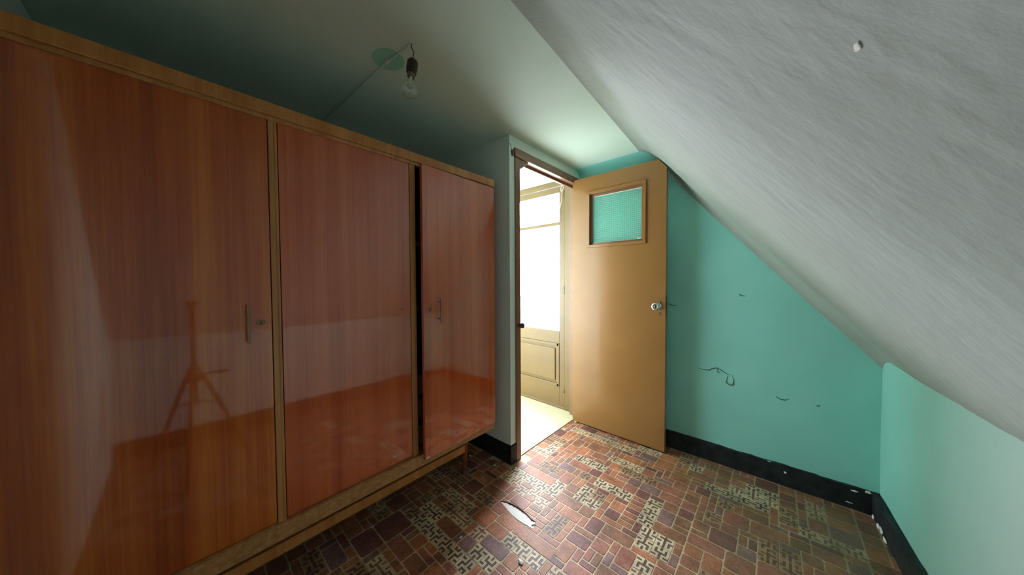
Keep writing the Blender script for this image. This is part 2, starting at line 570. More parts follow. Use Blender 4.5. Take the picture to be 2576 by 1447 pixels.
# peeled fleck of white on the slope
def ragged(n, rx, ry, jit, seed):
    rd = random.Random(seed)
    return [(rx * math.cos(2 * math.pi * i / n) * (1 + rd.uniform(-jit, jit)), ry * math.sin(2 * math.pi * i / n) * (1 + rd.uniform(-jit, jit))) for i in range(n)]

def flake(name, center, u, v, nrm_, pts, th, mat, parent):
    bm = bmesh.new()
    c, u, v, nn = Vector(center), Vector(u), Vector(v), Vector(nrm_).normalized()
    lo = [bm.verts.new(c + u * a + v * b_) for a, b_ in pts]
    hi = [bm.verts.new(c + u * a * 0.86 + v * b_ * 0.86 + nn * th) for a, b_ in pts]
    bm.faces.new(hi)
    bm.faces.new(lo[::-1])
    for i in range(len(pts)):
        j = (i + 1) % len(pts)
        bm.faces.new((lo[i], lo[j], hi[j], hi[i]))
    bmesh.ops.recalc_face_normals(bm, faces=bm.faces)
    return obj(name, bm, mat, parent)

def ray(u, v):
    return Fv + Rv * ((u - 1288) / FPX) - Uv * ((v - 723.5) / FPX)
from mathutils.bvhtree import BVHTree
hit = BVHTree.FromPolygons(verts, faces).ray_cast(Vector((0, 0, CH)), ray(2157, 119))
flake('plaster_fleck', hit[0], (1, 0, 0), Vector((0, 1, SLP)).normalized(), nrm,
      ragged(11, 0.0065, 0.0026, 0.3, 4), 0.0006, WHITEP, slope)

# old rose mark on the ceiling
flake('paint_patch', (0.592, 1.205, ZC), (1, 0, 0), (0, 1, 0), (0, 0, -1), ragged(28, 0.062, 0.066, 0.03, 2), 0.0012, TEAL, ceiling)

# ------------------------------------------------------------------ baseboards
def baseboard(name, p0, p1, nrm2, label, h=0.118, th=0.012, seed=1, n=90, rag=0.006):
    rd = random.Random(seed)
    p0, p1, nn = Vector(p0), Vector(p1), Vector(nrm2).normalized()
    bm = bmesh.new()
    rows = []
    for i in range(n + 1):
        t = i / n
        p = p0.lerp(p1, t)
        top = h + rag * (noise.noise((t * 16, seed, 0)) + 0.6 * noise.noise((t * 55, seed, 3)))
        w = th * (1 + 0.15 * noise.noise((t * 30, seed, 9)))
        rows.append([bm.verts.new((p.x + nn.x * a, p.y + nn.y * a, z)) for a, z in ((0, 0), (w, 0), (w, top - 0.004), (w * 0.5, top), (0, top))])
    for a, b_ in zip(rows, rows[1:]):
        for k in range(4):
            bm.faces.new((a[k], a[k + 1], b_[k + 1], b_[k]))
    bm.faces.new(rows[0])
    bm.faces.new(rows[-1][::-1])
    bmesh.ops.recalc_face_normals(bm, faces=bm.faces)
    return tag(obj(name, bm, BLACKM), label, 'baseboard', kind='structure')

bb_back = baseboard('baseboard_back', (XB, YD, 0), (XB, YK, 0), (-1, 0), 'black painted baseboard along the mint wall, chipped along its top', seed=3)
bb_knee = baseboard('baseboard_knee', (XB, YK + 0.004, 0), (XR, YK + skew(XR) + 0.004, 0), (0, 1), 'black baseboard under the low mint wall', seed=5, th=0.02)
bb_st = baseboard('baseboard_partition', (XS, YL, 0), (XS, YD - 0.012, 0), (-1, 0), 'black baseboard on the partition beside the wardrobe leg', seed=6, n=40, rag=0.004)
bb_s2 = baseboard('baseboard_doorway', (XS, YD, 0), (1.437, YD, 0), (0, -1), 'short black baseboard piece next to the door frame', seed=8, n=8, rag=0.002)
for (y, z, rx, ry, sd) in ((-0.048, 0.08, 0.007, 0.005, 1), (-0.309, 0.098, 0.012, 0.004, 2), (-0.352, 0.113, 0.010, 0.008, 3), (-0.29, 0.03, 0.011, 0.002, 5), (0.02, 0.117, 0.010, 0.003, 7)):
    flake('paint_chip', (XB - 0.0135, y, z), (0, 1, 0), (0, 0, 1), (-1, 0, 0), ragged(9, rx, ry, 0.35, sd), 0.0025, WHITEP, bb_back)
for (x, z, rx, ry, sd) in ((2.235, 0.012, 0.012, 0.010, 11), (2.165, 0.014, 0.016, 0.011, 12), (2.125, 0.020, 0.018, 0.014, 13), (2.075, 0.008, 0.022, 0.008, 14)):
    flake('paint_chip', (x, YK + skew(x) + 0.026, z), (1, SK, 0), (0, 0, 1), (0, 1, 0), ragged(10, rx, ry, 0.3, sd), 0.003, WHITEP, bb_knee)
flake('paint_chip', (XS - 0.0135, 1.30, 0.085), (0, 1, 0), (0, 0, 1), (-1, 0, 0), ragged(7, 0.005, 0.005, 0.4, 21), 0.0015, plain('grey_chip', (0.16, 0.17, 0.17), 0.7), bb_st)

# ------------------------------------------------------------------ scratches and damage on the walls
scr = [[(0.176, 1.089), (0.161, 1.079), (0.143, 1.078)],
       [(0.394, 0.592), (0.353, 0.587), (0.318, 0.590), (0.31, 0.602), (0.28, 0.612), (0.257, 0.601), (0.226, 0.584), (0.195, 0.581)],
       [(0.28, 0.606), (0.275, 0.587), (0.263, 0.582)],
       [(0.224, 0.577), (0.229, 0.541), (0.233, 0.53), (0.213, 0.517), (0.197, 0.523), (0.193, 0.556), (0.203, 0.577)],
       [(-0.003, 0.503), (-0.021, 0.491), (-0.041, 0.49), (-0.06, 0.5)],
       [(-0.167, 0.493), (-0.182, 0.496)],
       [(0.571, 1.01), (0.541, 1.001), (0.509, 1.002)]]
for k, l in enumerate(scr):
    pts = []
    for (a, b_), (c, d) in zip(l, l[1:]):
        for t in (0, 0.33, 0.66):
            pts.append((XB - 0.0008, a + (c - a) * t, b_ + (d - b_) * t))
    pts.append((XB - 0.0008, *l[-1]))
    m_ = len(pts)
    w = 0.0040 if k != 5 else 0.005
    rr = [max(0.0006, w * math.sin(math.pi * (i + 0.5) / m_) ** 0.7 * random.Random(i + k * 31).uniform(0.6, 1.1)) for i in range(m_)]
    bm = bmesh.new()
    tube(bm, pts, rr, 6)
    obj('scratch', bm, DARKCRACK, wall_back)
flake('plaster_hole', (1.4145, YD - 0.0002, 1.984), (1, 0, 0), (0, 0, 1), (0, -1, 0), ragged(12, 0.010, 0.022, 0.4, 5), 0.001, HOLEM, wall_stub)
bm = bmesh.new()
tube(bm, [(1.388, YD - 0.001, 2.036), (1.397, YD - 0.001, 2.036), (1.404, YD - 0.001, 2.026), (1.407, YD - 0.001, 2.012), (1.412, YD - 0.001, 2.0)], [0.0008, 0.0016, 0.0022, 0.002, 0.0012], 6)
obj('crack', bm, DARKCRACK, wall_stub)

# ------------------------------------------------------------------ vinyl floor
U = 0.0348
GX0, GY0 = 1.32 - 47 * U, 1.30 - 58 * U
NX, NY = 75, 77
bm = bmesh.new()
box(bm, XR - 0.1, XB + 0.12, -0.95, YD + 0.005, -0.08, -0.0011)
box(bm, XR - 0.1, XS + 0.04, YD + 0.005, YL + 0.1, -0.08, -0.0011)
floor = struct('floor', bm, GROUT, 'worn patchwork-print vinyl floor in brick red and cream', 'floor')

used = np.zeros((NX, NY), bool)
pieces = []                                      # (kind, i, j, w, l, variant)
def gi(x): return int(round((x - GX0) / U))
def gj(y): return int(round((y - GY0) / U))
def put(kind, i, j, w, l, var):
    if i < 0 or j < 0 or i + w > NX or j + l > NY or used[i:i + w, j:j + l].any():
        return False
    used[i:i + w, j:j + l] = True
    pieces.append((kind, i, j, w, l, var))
    return True
def keyrun(x0, x1, y0, y1, var):
    for i in range(gi(x0), gi(x1) - 1, 2):
        for j in range(gj(y0), gj(y1) - 1, 2):
            put('key', i, j, 2, 2, var)
rd = random.Random(12)
# runs and blocks read off the photograph
put('tile', gi(1.40), gj(0.965), 2, 6, 2); put('tile', gi(1.40), gj(0.90), 2, 2, 0)
keyrun(1.32, 1.39, 0.88, 1.23, 0)
keyrun(1.56, 1.63, 0.56, 0.77, 0)
keyrun(0.74, 0.81, 0.93, 1.36, 0)
keyrun(0.81, 0.89, 1.22, 1.37, 0)
keyrun(1.71, 1.78, 0.78, 1.03, 0)
keyrun(1.56, 1.64, 0.83, 0.91, 1); keyrun(1.49, 1.56, 0.97, 1.11, 1)
keyrun(1.78, 1.86, 0.50, 0.72, 1)
keyrun(1.85, 1.92, 0.62, 0.82, 2)
keyrun(1.32, 1.46, 0.33, 0.47, 0)
keyrun(1.46, 1.67, 0.42, 0.50, 0)
keyrun(1.95, 2.02, 0.02, 0.28, 0)
keyrun(2.02, 2.09, 0.70, 1.22, 2)
keyrun(0.92, 0.99, 0.70, 0.90, 0)
keyrun(1.12, 1.26, 0.75, 0.85, 1); keyrun(1.04, 1.12, 1.10, 1.24, 1)
keyrun(0.35, 0.50, 1.02, 1.30, 1); keyrun(0.50, 0.60, 1.14, 1.28, 2)
keyrun(0.86, 0.93, 1.10, 1.22, 2); keyrun(0.30, 0.38, 1.36, 1.52, 1)
keyrun(1.60, 1.75, -0.10, 0.05, 1); keyrun(1.88, 1.95, -0.3, -0.1, 2)
put('tile', gi(1.565), gj(0.92), 2, 3, 4); put('tile', gi(1.643), gj(0.84), 2, 4, 0)
put('tile', gi(1.643), gj(0.65), 2, 4, 2); put('tile', gi(1.643), gj(0.585), 2, 2, 0); put('tile', gi(1.643), gj(0.775), 2, 2, 1)
put('tile', gi(0.595), gj(1.30), 4, 4, 1); put('tile', gi(0.498), gj(1.303), 3, 4, 1)
put('tile', gi(0.595), gj(1.163), 2, 4, 0); put('tile', gi(1.01), gj(0.72), 2, 5, 2)
put('tile', gi(0.80), gj(1.10), 2, 4, 3); put('tile', gi(1.86), gj(0.86), 3, 4, 3)
for k in range(7):
    put('tile', gi(1.40) + k, gj(0.50), 1, 2, rd.choice((0, 1, 0, 2)))
# the rest: random patchwork
shapes = [(2, 2), (2, 3), (2, 2), (2, 4), (1, 2), (1, 2), (1, 3), (3, 3), (2, 1), (2, 3), (3, 2)]
for i in range(NX):
    for j in range(NY):
        if used[i, j]:
            continue
        if rd.random() < 0.16 and i + 2 <= NX and j + 2 <= NY and not used[i:i + 2, j:j + 2].any():
            v = rd.choice((0, 1, 1, 2, 2))
            ln = rd.choice((1, 2, 3))
            for k in range(ln):
                if rd.random() < 0.7:
                    put('key', i, j + 2 * k, 2, 2, v)
                else:
                    put('key', i + 2 * k, j, 2, 2, v)
            if used[i, j]:
                continue
        sh = shapes[:]
        rd.shuffle(sh)
        for w, l in sh + [(1, 1)]:
            if put('tile', i, j, w, l, rd.choice((0, 0, 1, 2, 2, 3, 3, 4))):
                break

G = 0.0058
def tile_mesh(w, l):
    """slab with rounded plan corners and a chamfered top, origin at its centre"""
    bm = bmesh.new()
    a, b_ = w * U / 2 - G / 2, l * U / 2 - G / 2
    c = min(a, b_) * 0.16
    def outline(a, b_, c, z):
        pts = [(a - c, b_), (-(a - c), b_), (-a, b_ - c), (-a, -(b_ - c)), (-(a - c), -b_), (a - c, -b_), (a, -(b_ - c)), (a, b_ - c)]
        return [bm.verts.new((x, y, z)) for x, y in pts]
    lo = outline(a, b_, c, -0.0011)
    hi = outline(a - 0.0012, b_ - 0.0012, c, 0.0)
    bm.faces.new(hi)
    for i in range(8):
        j = (i + 1) % 8
        bm.faces.new((lo[i], lo[j], hi[j], hi[i]))
    bmesh.ops.recalc_face_normals(bm, faces=bm.faces)
    return bm

MOT = [["###.###", "..#.#.#", "###.#.#", "#...#..", "#.#####", "#.#...#", "###.#.#"],
       ["#.#.###", "#.#.#.#", "###.#.#", "..#.#..", "###.###", "#.....#", "###.###"],
       ["###.###", "#.#.#.#", "#.###.#", "#.....#", "###.###", "..#.#..", "###.###"]]
def key_mesh(motif, mirror):
    bm = bmesh.new()
    a = U - G * 0.25
    vs = [bm.verts.new((x, y, -0.0006)) for x, y in ((-a, -a), (a, -a), (a, a), (-a, a))]
    bm.faces.new(vs)
    s = 2 * a / 7
    rows = motif
    for r, row in enumerate(rows):
        k = 0
        while k < 7:
            if row[k] == '#':
                e = k
                while e < 7 and row[e] == '#':
                    e += 1
                x0, x1 = -a + k * s, -a + e * s
                if mirror:
                    x0, x1 = -x1, -x0
                y0, y1 = -a + r * s, -a + (r + 1) * s
                g_ = 0.0007
                q = [bm.verts.new(p) for p in ((x0 + g_, y0, 0), (x1 - g_, y0, 0), (x1 - g_, y1, 0), (x0 + g_, y1, 0))]
                lo = [bm.verts.new(p) for p in ((x0, y0, -0.0006), (x1, y0, -0.0006), (x1, y1, -0.0006), (x0, y1, -0.0006))]
                f = bm.faces.new(q)
                f.material_index = 1
                for i, j in ((1, 2), (3, 0)):
                    f = bm.faces.new((lo[i], lo[j], q[j], q[i]))
                    f.material_index = 1
                k = e
            else:
                k += 1
    return bm

def proj(p):
    d = Vector(p) - Vector((0, 0, CH))
    z = d.dot(Fv)
    if z < 0.05:
        return None
    return 1288 + FPX * d.dot(Rv) / z, 723.5 - FPX * d.dot(Uv) / z

def shown(i, j, w, l):
    cx, cy = GX0 + (i + w / 2) * U, GY0 + (j + l / 2) * U
    if cy > 1.45 or cx > XB - 0.02 or cy < YK + skew(cx) or (cy > YD and cx > XS):
        return 0
    q = [proj((GX0 + (i + a) * U, GY0 + (j + b_) * U, 0)) for a, b_ in ((0, 0), (w, 0), (w, l), (0, l))]
    if any(p is None for p in q):
        return 0
    mx = sum(p[0] for p in q) / 4
    my = sum(p[1] for p in q) / 4
    if not (0 < mx < 2576 and my < 1455):
        return 0
    # behind the wardrobe bottom: not seen
    if cy > 1.3 and mx < 700:
        return 0
    ar = 0
    for k in range(4):
        ar += q[k][0] * q[(k + 1) % 4][1] - q[(k + 1) % 4][0] * q[k][1]
    return abs(ar) / 2

def inside(i, j, w, l):
    cx, cy = GX0 + (i + w / 2) * U, GY0 + (j + l / 2) * U
    if cx < XR + 0.02 or GX0 + (i + w) * U > XB + 0.03:
        return False
    if GY0 + (j + l) * U > (YL if cx < XS - 0.02 else YD + 0.006):
        return False
    return cy > YK + skew(cx) - 0.02
pieces = [p for p in pieces if inside(*p[1:5])]
order = {'tile': [], 'key': []}
for p in pieces:
    order[p[0]].append((shown(*p[1:5]), p))
cache = {}
def shared(kind, w, l, var, mot):
    key = (kind, w, l, var, mot)
    if key not in cache:
        if kind == 'tile':
            bm = tile_mesh(w, l)
            me = bpy.data.meshes.new('tile')
            bm.to_mesh(me); bm.free()
            me.materials.append(TM[var])
        else:
            bm = key_mesh(MOT[mot % 3], mot >= 3)
            me = bpy.data.meshes.new('key_tile')
            bm.to_mesh(me); bm.free()
            a, b_ = ((KEYD, KEYL), (KEYD, KEYT), (TM[3], KEYL))[var]
            me.materials.append(a)
            me.materials.append(b_)
        cache[key] = me
    return cache[key]
rest = {}
for kind, nm in (('tile', 'tile'), ('key', 'key_tile')):
    lst = sorted(order[kind], key=lambda t: -t[0])
    for r, (ar, p) in enumerate(lst):
        _, i, j, w, l, var = p
        mot = (i * 7 + j * 3) % 6
        me = shared(kind, w, l, var, mot)
        rz = Matrix.Rotation(math.pi / 2 * ((i + j) % 4 if kind == 'key' else 0), 4, 'Z')
        T = Matrix.Translation((GX0 + (i + w / 2) * U, GY0 + (j + l / 2) * U, 0.0002 * rd.random())) @ rz
        if r < 300 and ar > 60:
            o = bpy.data.objects.new(nm, me)
            o.parent = floor
            o.matrix_world = T
            COL.objects.link(o)
        else:
            rest.setdefault(kind, []).append((me, T))
for kind, lst in rest.items():
    mats, verts, faces, mi = [], [], [], []
    for me, T in lst:
        off = len(verts)
        idx = []
        for m in me.materials:
            if m not in mats:
                mats.append(m)
            idx.append(mats.index(m))
        verts += [tuple(T @ v.co) for v in me.vertices]
        for p in me.polygons:
            faces.append([off + k for k in p.vertices])
            mi.append(idx[p.material_index])
    me = bpy.data.meshes.new(kind + '_field')
    me.from_pydata(verts, [], faces)
    for m in mats:
        me.materials.append(m)
    me.polygons.foreach_set('material_index', mi)
    o = bpy.data.objects.new('tile_field' if kind == 'tile' else 'key_tile_field', me)
    o.parent = floor
    o['kind'] = 'stuff'
    COL.objects.link(o)

# torn strip showing the white underlay, with a curled brown lip beside it
rd2 = random.Random(3)
up = [(1.113, 1.081), (1.129, 1.036), (1.131, 0.995), (1.130, 0.949), (1.121, 0.888), (1.117, 0.854)]
dn = [(1.090, 0.848), (1.086, 0.888), (1.082, 0.938), (1.086, 0.98), (1.094, 1.015)]
poly = []
for (a, b_), (c, d) in zip(up, up[1:]):
    for t in (0, 0.2, 0.4, 0.6, 0.8):
        poly.append((a + (c - a) * t + rd2.uniform(-0.004, 0.004), b_ + (d - b_) * t))
poly += [up[-1]] + dn
bm = bmesh.new()
prism(bm, poly, 2, -0.0005, 0.0009)
obj('torn_patch', bm, UNDER, floor)
bm = bmesh.new()
rows = []
lipA = [(1.100, 1.055), (1.087, 1.0), (1.078, 0.95), (1.077, 0.90), (1.074, 0.83), (1.072, 0.76), (1.070, 0.70)]
lipB = [(1.088, 1.055), (1.062, 1.0), (1.040, 0.95), (1.018, 0.90), (1.012, 0.83), (1.010, 0.76), (1.012, 0.70)]
for k, ((ax, ay), (bx, by)) in enumerate(zip(lipA, lipB)):
    row = []
    lift = 0.0 * math.sin(math.pi * (k + 0.5) / len(lipA))
    for t in range(6):
        s = t / 5
        row.append(bm.verts.new((bx + (ax - bx) * s, by + (ay - by) * s, 0.0005 + lift * s * s)))
    rows.append(row)
for a, b_ in zip(rows, rows[1:]):
    for k in range(5):
        bm.faces.new((a[k], a[k + 1], b_[k + 1], b_[k])).smooth = True
o = obj('torn_lip', bm, TM[2], floor)
# ragged dark tear edge
bm = bmesh.new()
tp = [(a + 0.004 + rd2.uniform(-0.004, 0.004), b_, 0.0014) for a, b_ in [(1.113, 1.085), (1.122, 1.06), (1.132, 1.035), (1.134, 1.01), (1.135, 0.985), (1.135, 0.95), (1.13, 0.92), (1.125, 0.89), (1.121, 0.86)]]
tube(bm, tp, [0.001, 0.002, 0.0035, 0.003, 0.0035, 0.0025, 0.002, 0.002, 0.001], 6)
obj('torn_edge', bm, KEYD, floor)

# ------------------------------------------------------------------ landing floor
bm = bmesh.new()
box(bm, XS + 0.02, XB + 0.2, YD + 0.006, 3.12, -0.08, 0.003)
lf = struct('floor_landing', bm, LANDJ, 'cream plank floor of the bright landing', 'floor')
yy = YD + 0.006
k = 0
while yy < 3.01:
    w = 0.152
    cuts = [XS + 0.085, 1.78 + 0.23 * (k % 2), XB + 0.02]
    for a, b_ in zip(cuts, cuts[1:]):
        boxobj('plank', (a + 0.0007, b_ - 0.0007, yy + 0.0007, min(yy + w, 3.018) - 0.0007, 0.0, 0.006), LANDF, lf)
    yy += w
    k += 1

# ------------------------------------------------------------------ door frame
trim = empty('trim_1', (1.437, YD, 0))
tag(trim, 'brown painted door frame with a thick header around the doorway', 'door frame', kind='structure')
def tr_(name, b, mat=OCHRE2, bev=0.002):
    bm = bmesh.new()
    box(bm, *b)
    bmesh.ops.translate(bm, vec=(-1.437, -YD, 0), verts=bm.verts)
    return obj(name, bm, mat, trim, bev)
jl = tr_('jamb', (1.437, 1.482, 1.250, 1.335, 0.0, 1.965))
tr_('jamb', (2.206, 2.245, 1.262, 1.288, 0.0, 1.965))
tr_('jamb_lining', (2.238, 2.2455, 1.288, 1.336, 0.0, 1.965))
tr_('header', (1.430, 2.238, 1.244, 1.335, 1.966, 2.020))
tr_('door_stop', (1.482, 2.240, 1.292, 1.312, 1.948, 1.966))
tr_('door_stop', (1.470, 1.484, 1.292, 1.312, 0.0, 1.948))
bm = bmesh.new()
prism(bm, [(1.482, 1.965), (1.575, 1.965), (1.575, 1.958), (1.482, 1.895)], 1, 1.256, 1.29)
bmesh.ops.translate(bm, vec=(-1.437, -YD, 0), verts=bm.verts)
obj('corner_block', bm, OCHRE2, trim, 0.002)
bm = bmesh.new()
lathe(bm, [(0, 0), (0.011, 0.0), (0.009, 0.006), (0.007, 0.012), (0.014, 0.018), (0.0185, 0.027), (0.0165, 0.036), (0.009, 0.041), (0, 0.042)], 20,
      Matrix.Translation((1.463 - 1.437, 1.250 - YD, 0.888)) @ Matrix.Rotation(math.pi / 2, 4, 'X'))
tag(obj('frame_knob', bm, KNOBD, trim), 'dark round knob on the frame')
tr_('strike_plate', (1.4815, 1.4835, 1.254, 1.275, 0.94, 1.03), RUST, 0)

# ------------------------------------------------------------------ open ochre door
door = empty('door_1', (2.152, 1.254, 0.0))
tag(door, 'open ochre door with a small pressed-glass window and clipped top corner', 'door', kind='structure')
DX0, DX1, DY0, DY1, DZ0, DZ1 = 2.152, 2.188, 0.553, 1.254, 0.012, 1.984
HY0, HY1, HZ0, HZ1 = 0.703, 1.104, 1.452, 1.846
def dloc(bm):
    bmesh.ops.translate(bm, vec=(-2.152, -1.254, 0), verts=bm.verts)
    return bm
clipz = ZC - (YE + skew(2.15) - DY0) * SLP - 0.012
clipy = DY0 + (DZ1 - clipz) / SLP
bm = bmesh.new()
for pts in ([(DY0, DZ0), (DY1, DZ0), (DY1, HZ0), (DY0, HZ0)],
            [(HY1, HZ0), (DY1, HZ0), (DY1, HZ1), (HY1, HZ1)],
            [(DY0, HZ0), (HY0, HZ0), (HY0, HZ1), (DY0, HZ1)],
            [(DY0, HZ1), (DY1, HZ1), (DY1, DZ1), (clipy, DZ1), (DY0, clipz)]):
    prism(bm, pts, 0, DX0, DX1)
bmesh.ops.remove_doubles(bm, verts=bm.verts, dist=1e-5)
# drop the inner faces where the four blocks meet
bm.faces.ensure_lookup_table()
seen = {}
for f in bm.faces:
    seen.setdefault(tuple(round(c, 4) for c in f.calc_center_median()), []).append(f)
kill = [f for fs in seen.values() if len(fs) > 1 for f in fs]
bmesh.ops.delete(bm, geom=kill, context='FACES')
bmesh.ops.recalc_face_normals(bm, faces=bm.faces)
leaf = obj('leaf', dloc(bm), OCHRE, door)
def strip_frame(name, y0, y1, z0, z1, w, x0, x1, mat, parent):
    bm = bmesh.new()
    box(bm, x0, x1, y0, y1, z1 - w, z1)
    box(bm, x0, x1, y0, y1, z0, z0 + w)
    box(bm, x0, x1, y0, y0 + w, z0 + w, z1 - w)
    box(bm, x0, x1, y1 - w, y1, z0 + w, z1 - w)
    return obj(name, dloc(bm), mat, parent, 0.0015)
strip_frame('window_moulding', HY0 - 0.022, HY1 + 0.022, HZ0 - 0.022, HZ1 + 0.022, 0.0225, DX0 - 0.009, DX0 + 0.001, OCHRE, door)
strip_frame('glazing_bead', HY0, HY1, HZ0, HZ1, 0.016, DX0 + 0.018, DX0 + 0.027, OCHRE2, door)
bm = bmesh.new()
box(bm, DX0 + 0.027, DX0 + 0.031, HY0, HY1, HZ0, HZ1)
pane = obj('glass_pane', dloc(bm), PRESSED, door)
pane['label'] = 'pressed glass pane with a fine square grid'
bm = bmesh.new()
for b in ((DX0 + 0.0255, DX0 + 0.0272, HY0 + 0.016, HY1 - 0.016, HZ1 - 0.021, HZ1 - 0.015), (DX0 + 0.0255, DX0 + 0.0272, HY0 + 0.016, HY1 - 0.016, HZ0 + 0.015, HZ0 + 0.019),
          (DX0 + 0.0255, DX0 + 0.0272, HY0 + 0.015, HY0 + 0.019, HZ0 + 0.02, HZ1 - 0.02), (DX0 + 0.0245, DX0 + 0.0272, HY0 + 0.015, HY0 + 0.045, HZ0 + 0.014, HZ0 + 0.026)):
    box(bm, *b)
obj('putty_line', dloc(bm), WHITEC, door)
MX = Matrix.Rotation(-math.pi / 2, 4, 'Y')            # local z -> -X
KY, KZ = 0.600, 1.000
bm = bmesh.new()
lathe(bm, [(0, 0), (0.024, 0), (0.024, 0.003), (0.019, 0.007), (0.0105, 0.008), (0.0105, 0.028), (0.018, 0.032), (0.0265, 0.041), (0.0285, 0.052), (0.0245, 0.061), (0.019, 0.064), (0.014, 0.0655), (0.012, 0.0625), (0.009, 0.061), (0.006, 0.0625), (0, 0.063)], 28,
      Matrix.Translation((DX0 - 2.152, KY - 1.254, KZ)) @ MX)
kn = obj('door_knob', bm, CHROME, door)
kn['label'] = 'round chrome knob'
bm = bmesh.new()
lathe(bm, [(0, 0), (0.010, 0.0), (0.010, 0.0012), (0, 0.0012)], 16, Matrix.Translation((DX0 - 0.0635 - 2.152, KY - 1.254, KZ)) @ MX)
obj('knob_centre', bm, plain('knob_dark_ring', (0.13, 0.15, 0.13), 0.3, metal=0.8), kn)
bm = bmesh.new()
lathe(bm, [(0, 0), (0.004, 0), (0.004, 0.001), (0, 0.001)], 12, Matrix.Translation((DX0 - 2.152 - 0.0002, 0.586 - 1.254, 0.957)) @ MX)
prism(bm, [(0.584 - 1.254, 0.955), (0.588 - 1.254, 0.955), (0.591 - 1.254, 0.938), (0.581 - 1.254, 0.938)], 0, DX0 - 2.152 - 0.001, DX0 - 2.152 + 0.001)
obj('keyhole', bm, HOLEM, door)
bm = bmesh.new()
prism(bm, ragged(9, 0.004, 0.009, 0.35, 9), 0, -0.0012, 0.001)
bmesh.ops.translate(bm, vec=(DX0 - 2.152, 0.583 - 1.254, 1.026), verts=bm.verts)
obj('screw_hole', bm, HOLEM, door)
bm = bmesh.new()
box(bm, DX0 + 0.006, DX1 - 0.006, DY0 - 0.0015, DY0 + 0.001, 0.93, 1.07)
obj('lock_plate', dloc(bm), RUST, door)
bm = bmesh.new()
lathe(bm, [(0, -0.001), (0.006, -0.001), (0.006, 0.001), (0, 0.001)], 12, Matrix.Translation((DX0 - 2.152, 0.566 - 1.254, 1.0)) @ MX)
for hz in (0.25, 1.0, 1.74):
    bm = bmesh.new()
    lathe(bm, [(0, hz - 0.045), (0.0055, hz - 0.045), (0.0055, hz + 0.045), (0, hz + 0.045)], 12, Matrix.Translation((2.19 - 2.152, 1.259 - 1.254, 0)))
    obj('hinge', bm, BRASS, door)

# ------------------------------------------------------------------ glazed balcony door on the landing
fd = empty('door_2', (2.30, 1.79, 0))
tag(fd, 'glazed balcony door with bright panes above ochre panels, unseen second leaf added for daylight', 'glass door', kind='structure')
def fdb(name, b, mat=OCHRE, parent=None, bev=0.003):
    bm = bmesh.new()
    box(bm, *b)
    bmesh.ops.translate(bm, vec=(-2.30, -1.79, 0), verts=bm.verts)
    return obj(name, bm, mat, parent or fd, bev)
FX = 2.285
FP = OCHRE3
fdb('frame_jamb', (FX - 0.009, FX + 0.07, 1.3365, 1.410, 0.006, 2.072), FP)
fdb('frame_jamb', (FX - 0.005, FX + 0.07, 2.898, 2.936, 0.006, 2.072), FP)
fdb('frame_head', (FX - 0.005, FX + 0.07, 1.410, 2.898, 2.020, 2.072), FP)
fdb('frame_sill', (FX - 0.005, FX + 0.07, 1.410, 2.898, 0.006, 0.026), FP)
fhinge = plain('dark_hinge', (0.09, 0.055, 0.03), 0.5)
for LY0, LY1, hy in ((1.414, 2.152, 1.412), (2.156, 2.894, 2.896)):  # second leaf is unseen, added to let more daylight into the room
    lf_ = fdb('door_leaf', (FX, FX + 0.04, LY0 + 0.055, LY1 - 0.055, 0.600, 0.715), FP)
    def q(name, b, mat=FP, bev=0.003):
        return fdb(name, b, mat, lf_, bev)
    q('stile', (FX, FX + 0.04, LY0, LY0 + 0.055, 0.03, 2.015))
    q('stile', (FX, FX + 0.04, LY1 - 0.055, LY1, 0.03, 2.015))
    q('top_rail', (FX, FX + 0.04, LY0 + 0.055, LY1 - 0.055, 1.962, 2.015))
    q('glazing_bar', (FX + 0.002, FX + 0.038, LY0 + 0.055, LY1 - 0.055, 1.672, 1.702))
    q('bottom_rail', (FX, FX + 0.04, LY0 + 0.055, LY1 - 0.055, 0.03, 0.205))
    q('panel', (FX + 0.012, FX + 0.03, LY0 + 0.055, LY1 - 0.055, 0.205, 0.600))
    bm = bmesh.new()
    for b in ((FX - 0.006, FX + 0.013, LY0 + 0.06, LY1 - 0.06, 0.575, 0.600), (FX - 0.006, FX + 0.013, LY0 + 0.06, LY1 - 0.06, 0.205, 0.230),
              (FX - 0.006, FX + 0.013, LY0 + 0.055, LY0 + 0.082, 0.205, 0.600), (FX - 0.006, FX + 0.013, LY1 - 0.082, LY1 - 0.055, 0.205, 0.600)):
        box(bm, *b)
    bmesh.ops.translate(bm, vec=(-2.30, -1.79, 0), verts=bm.verts)
    obj('panel_moulding', bm, FP, lf_, 0.003)
    q('raised_field', (FX + 0.002, FX + 0.013, LY0 + 0.105, LY1 - 0.105, 0.255, 0.55), FP, 0.004)
    for z0, z1 in ((0.715, 1.672), (1.702, 1.962)):
        q('glass_pane', (FX + 0.018, FX + 0.022, LY0 + 0.055, LY1 - 0.055, z0, z1), CLEAR, 0)
    for z0, z1 in ((1.90, 1.97), (1.05, 1.12), (0.16, 0.24)):
        bm = bmesh.new()
        lathe(bm, [(0, z0), (0.006, z0), (0.006, z1), (0, z1)], 12, Matrix.Translation((FX - 0.004 - 2.30, hy - 1.79, 0)))
        obj('hinge', bm, fhinge, lf_)
bm = bmesh.new()
pts = [(2.272, 1.432, 2.02), (2.27, 1.420, 2.01), (2.268, 1.416, 1.99), (2.268, 1.424, 1.968), (2.268, 1.432, 1.955), (2.268, 1.441, 1.968), (2.268, 1.440, 1.995), (2.27, 1.434, 2.012)]
tube(bm, pts + [pts[0]], 0.0022, 6)
cl = empty('blind_cord', (0, 0, 0))
tag(cl, 'cream blind cord looped over the glazed balcony door stile', 'cord')
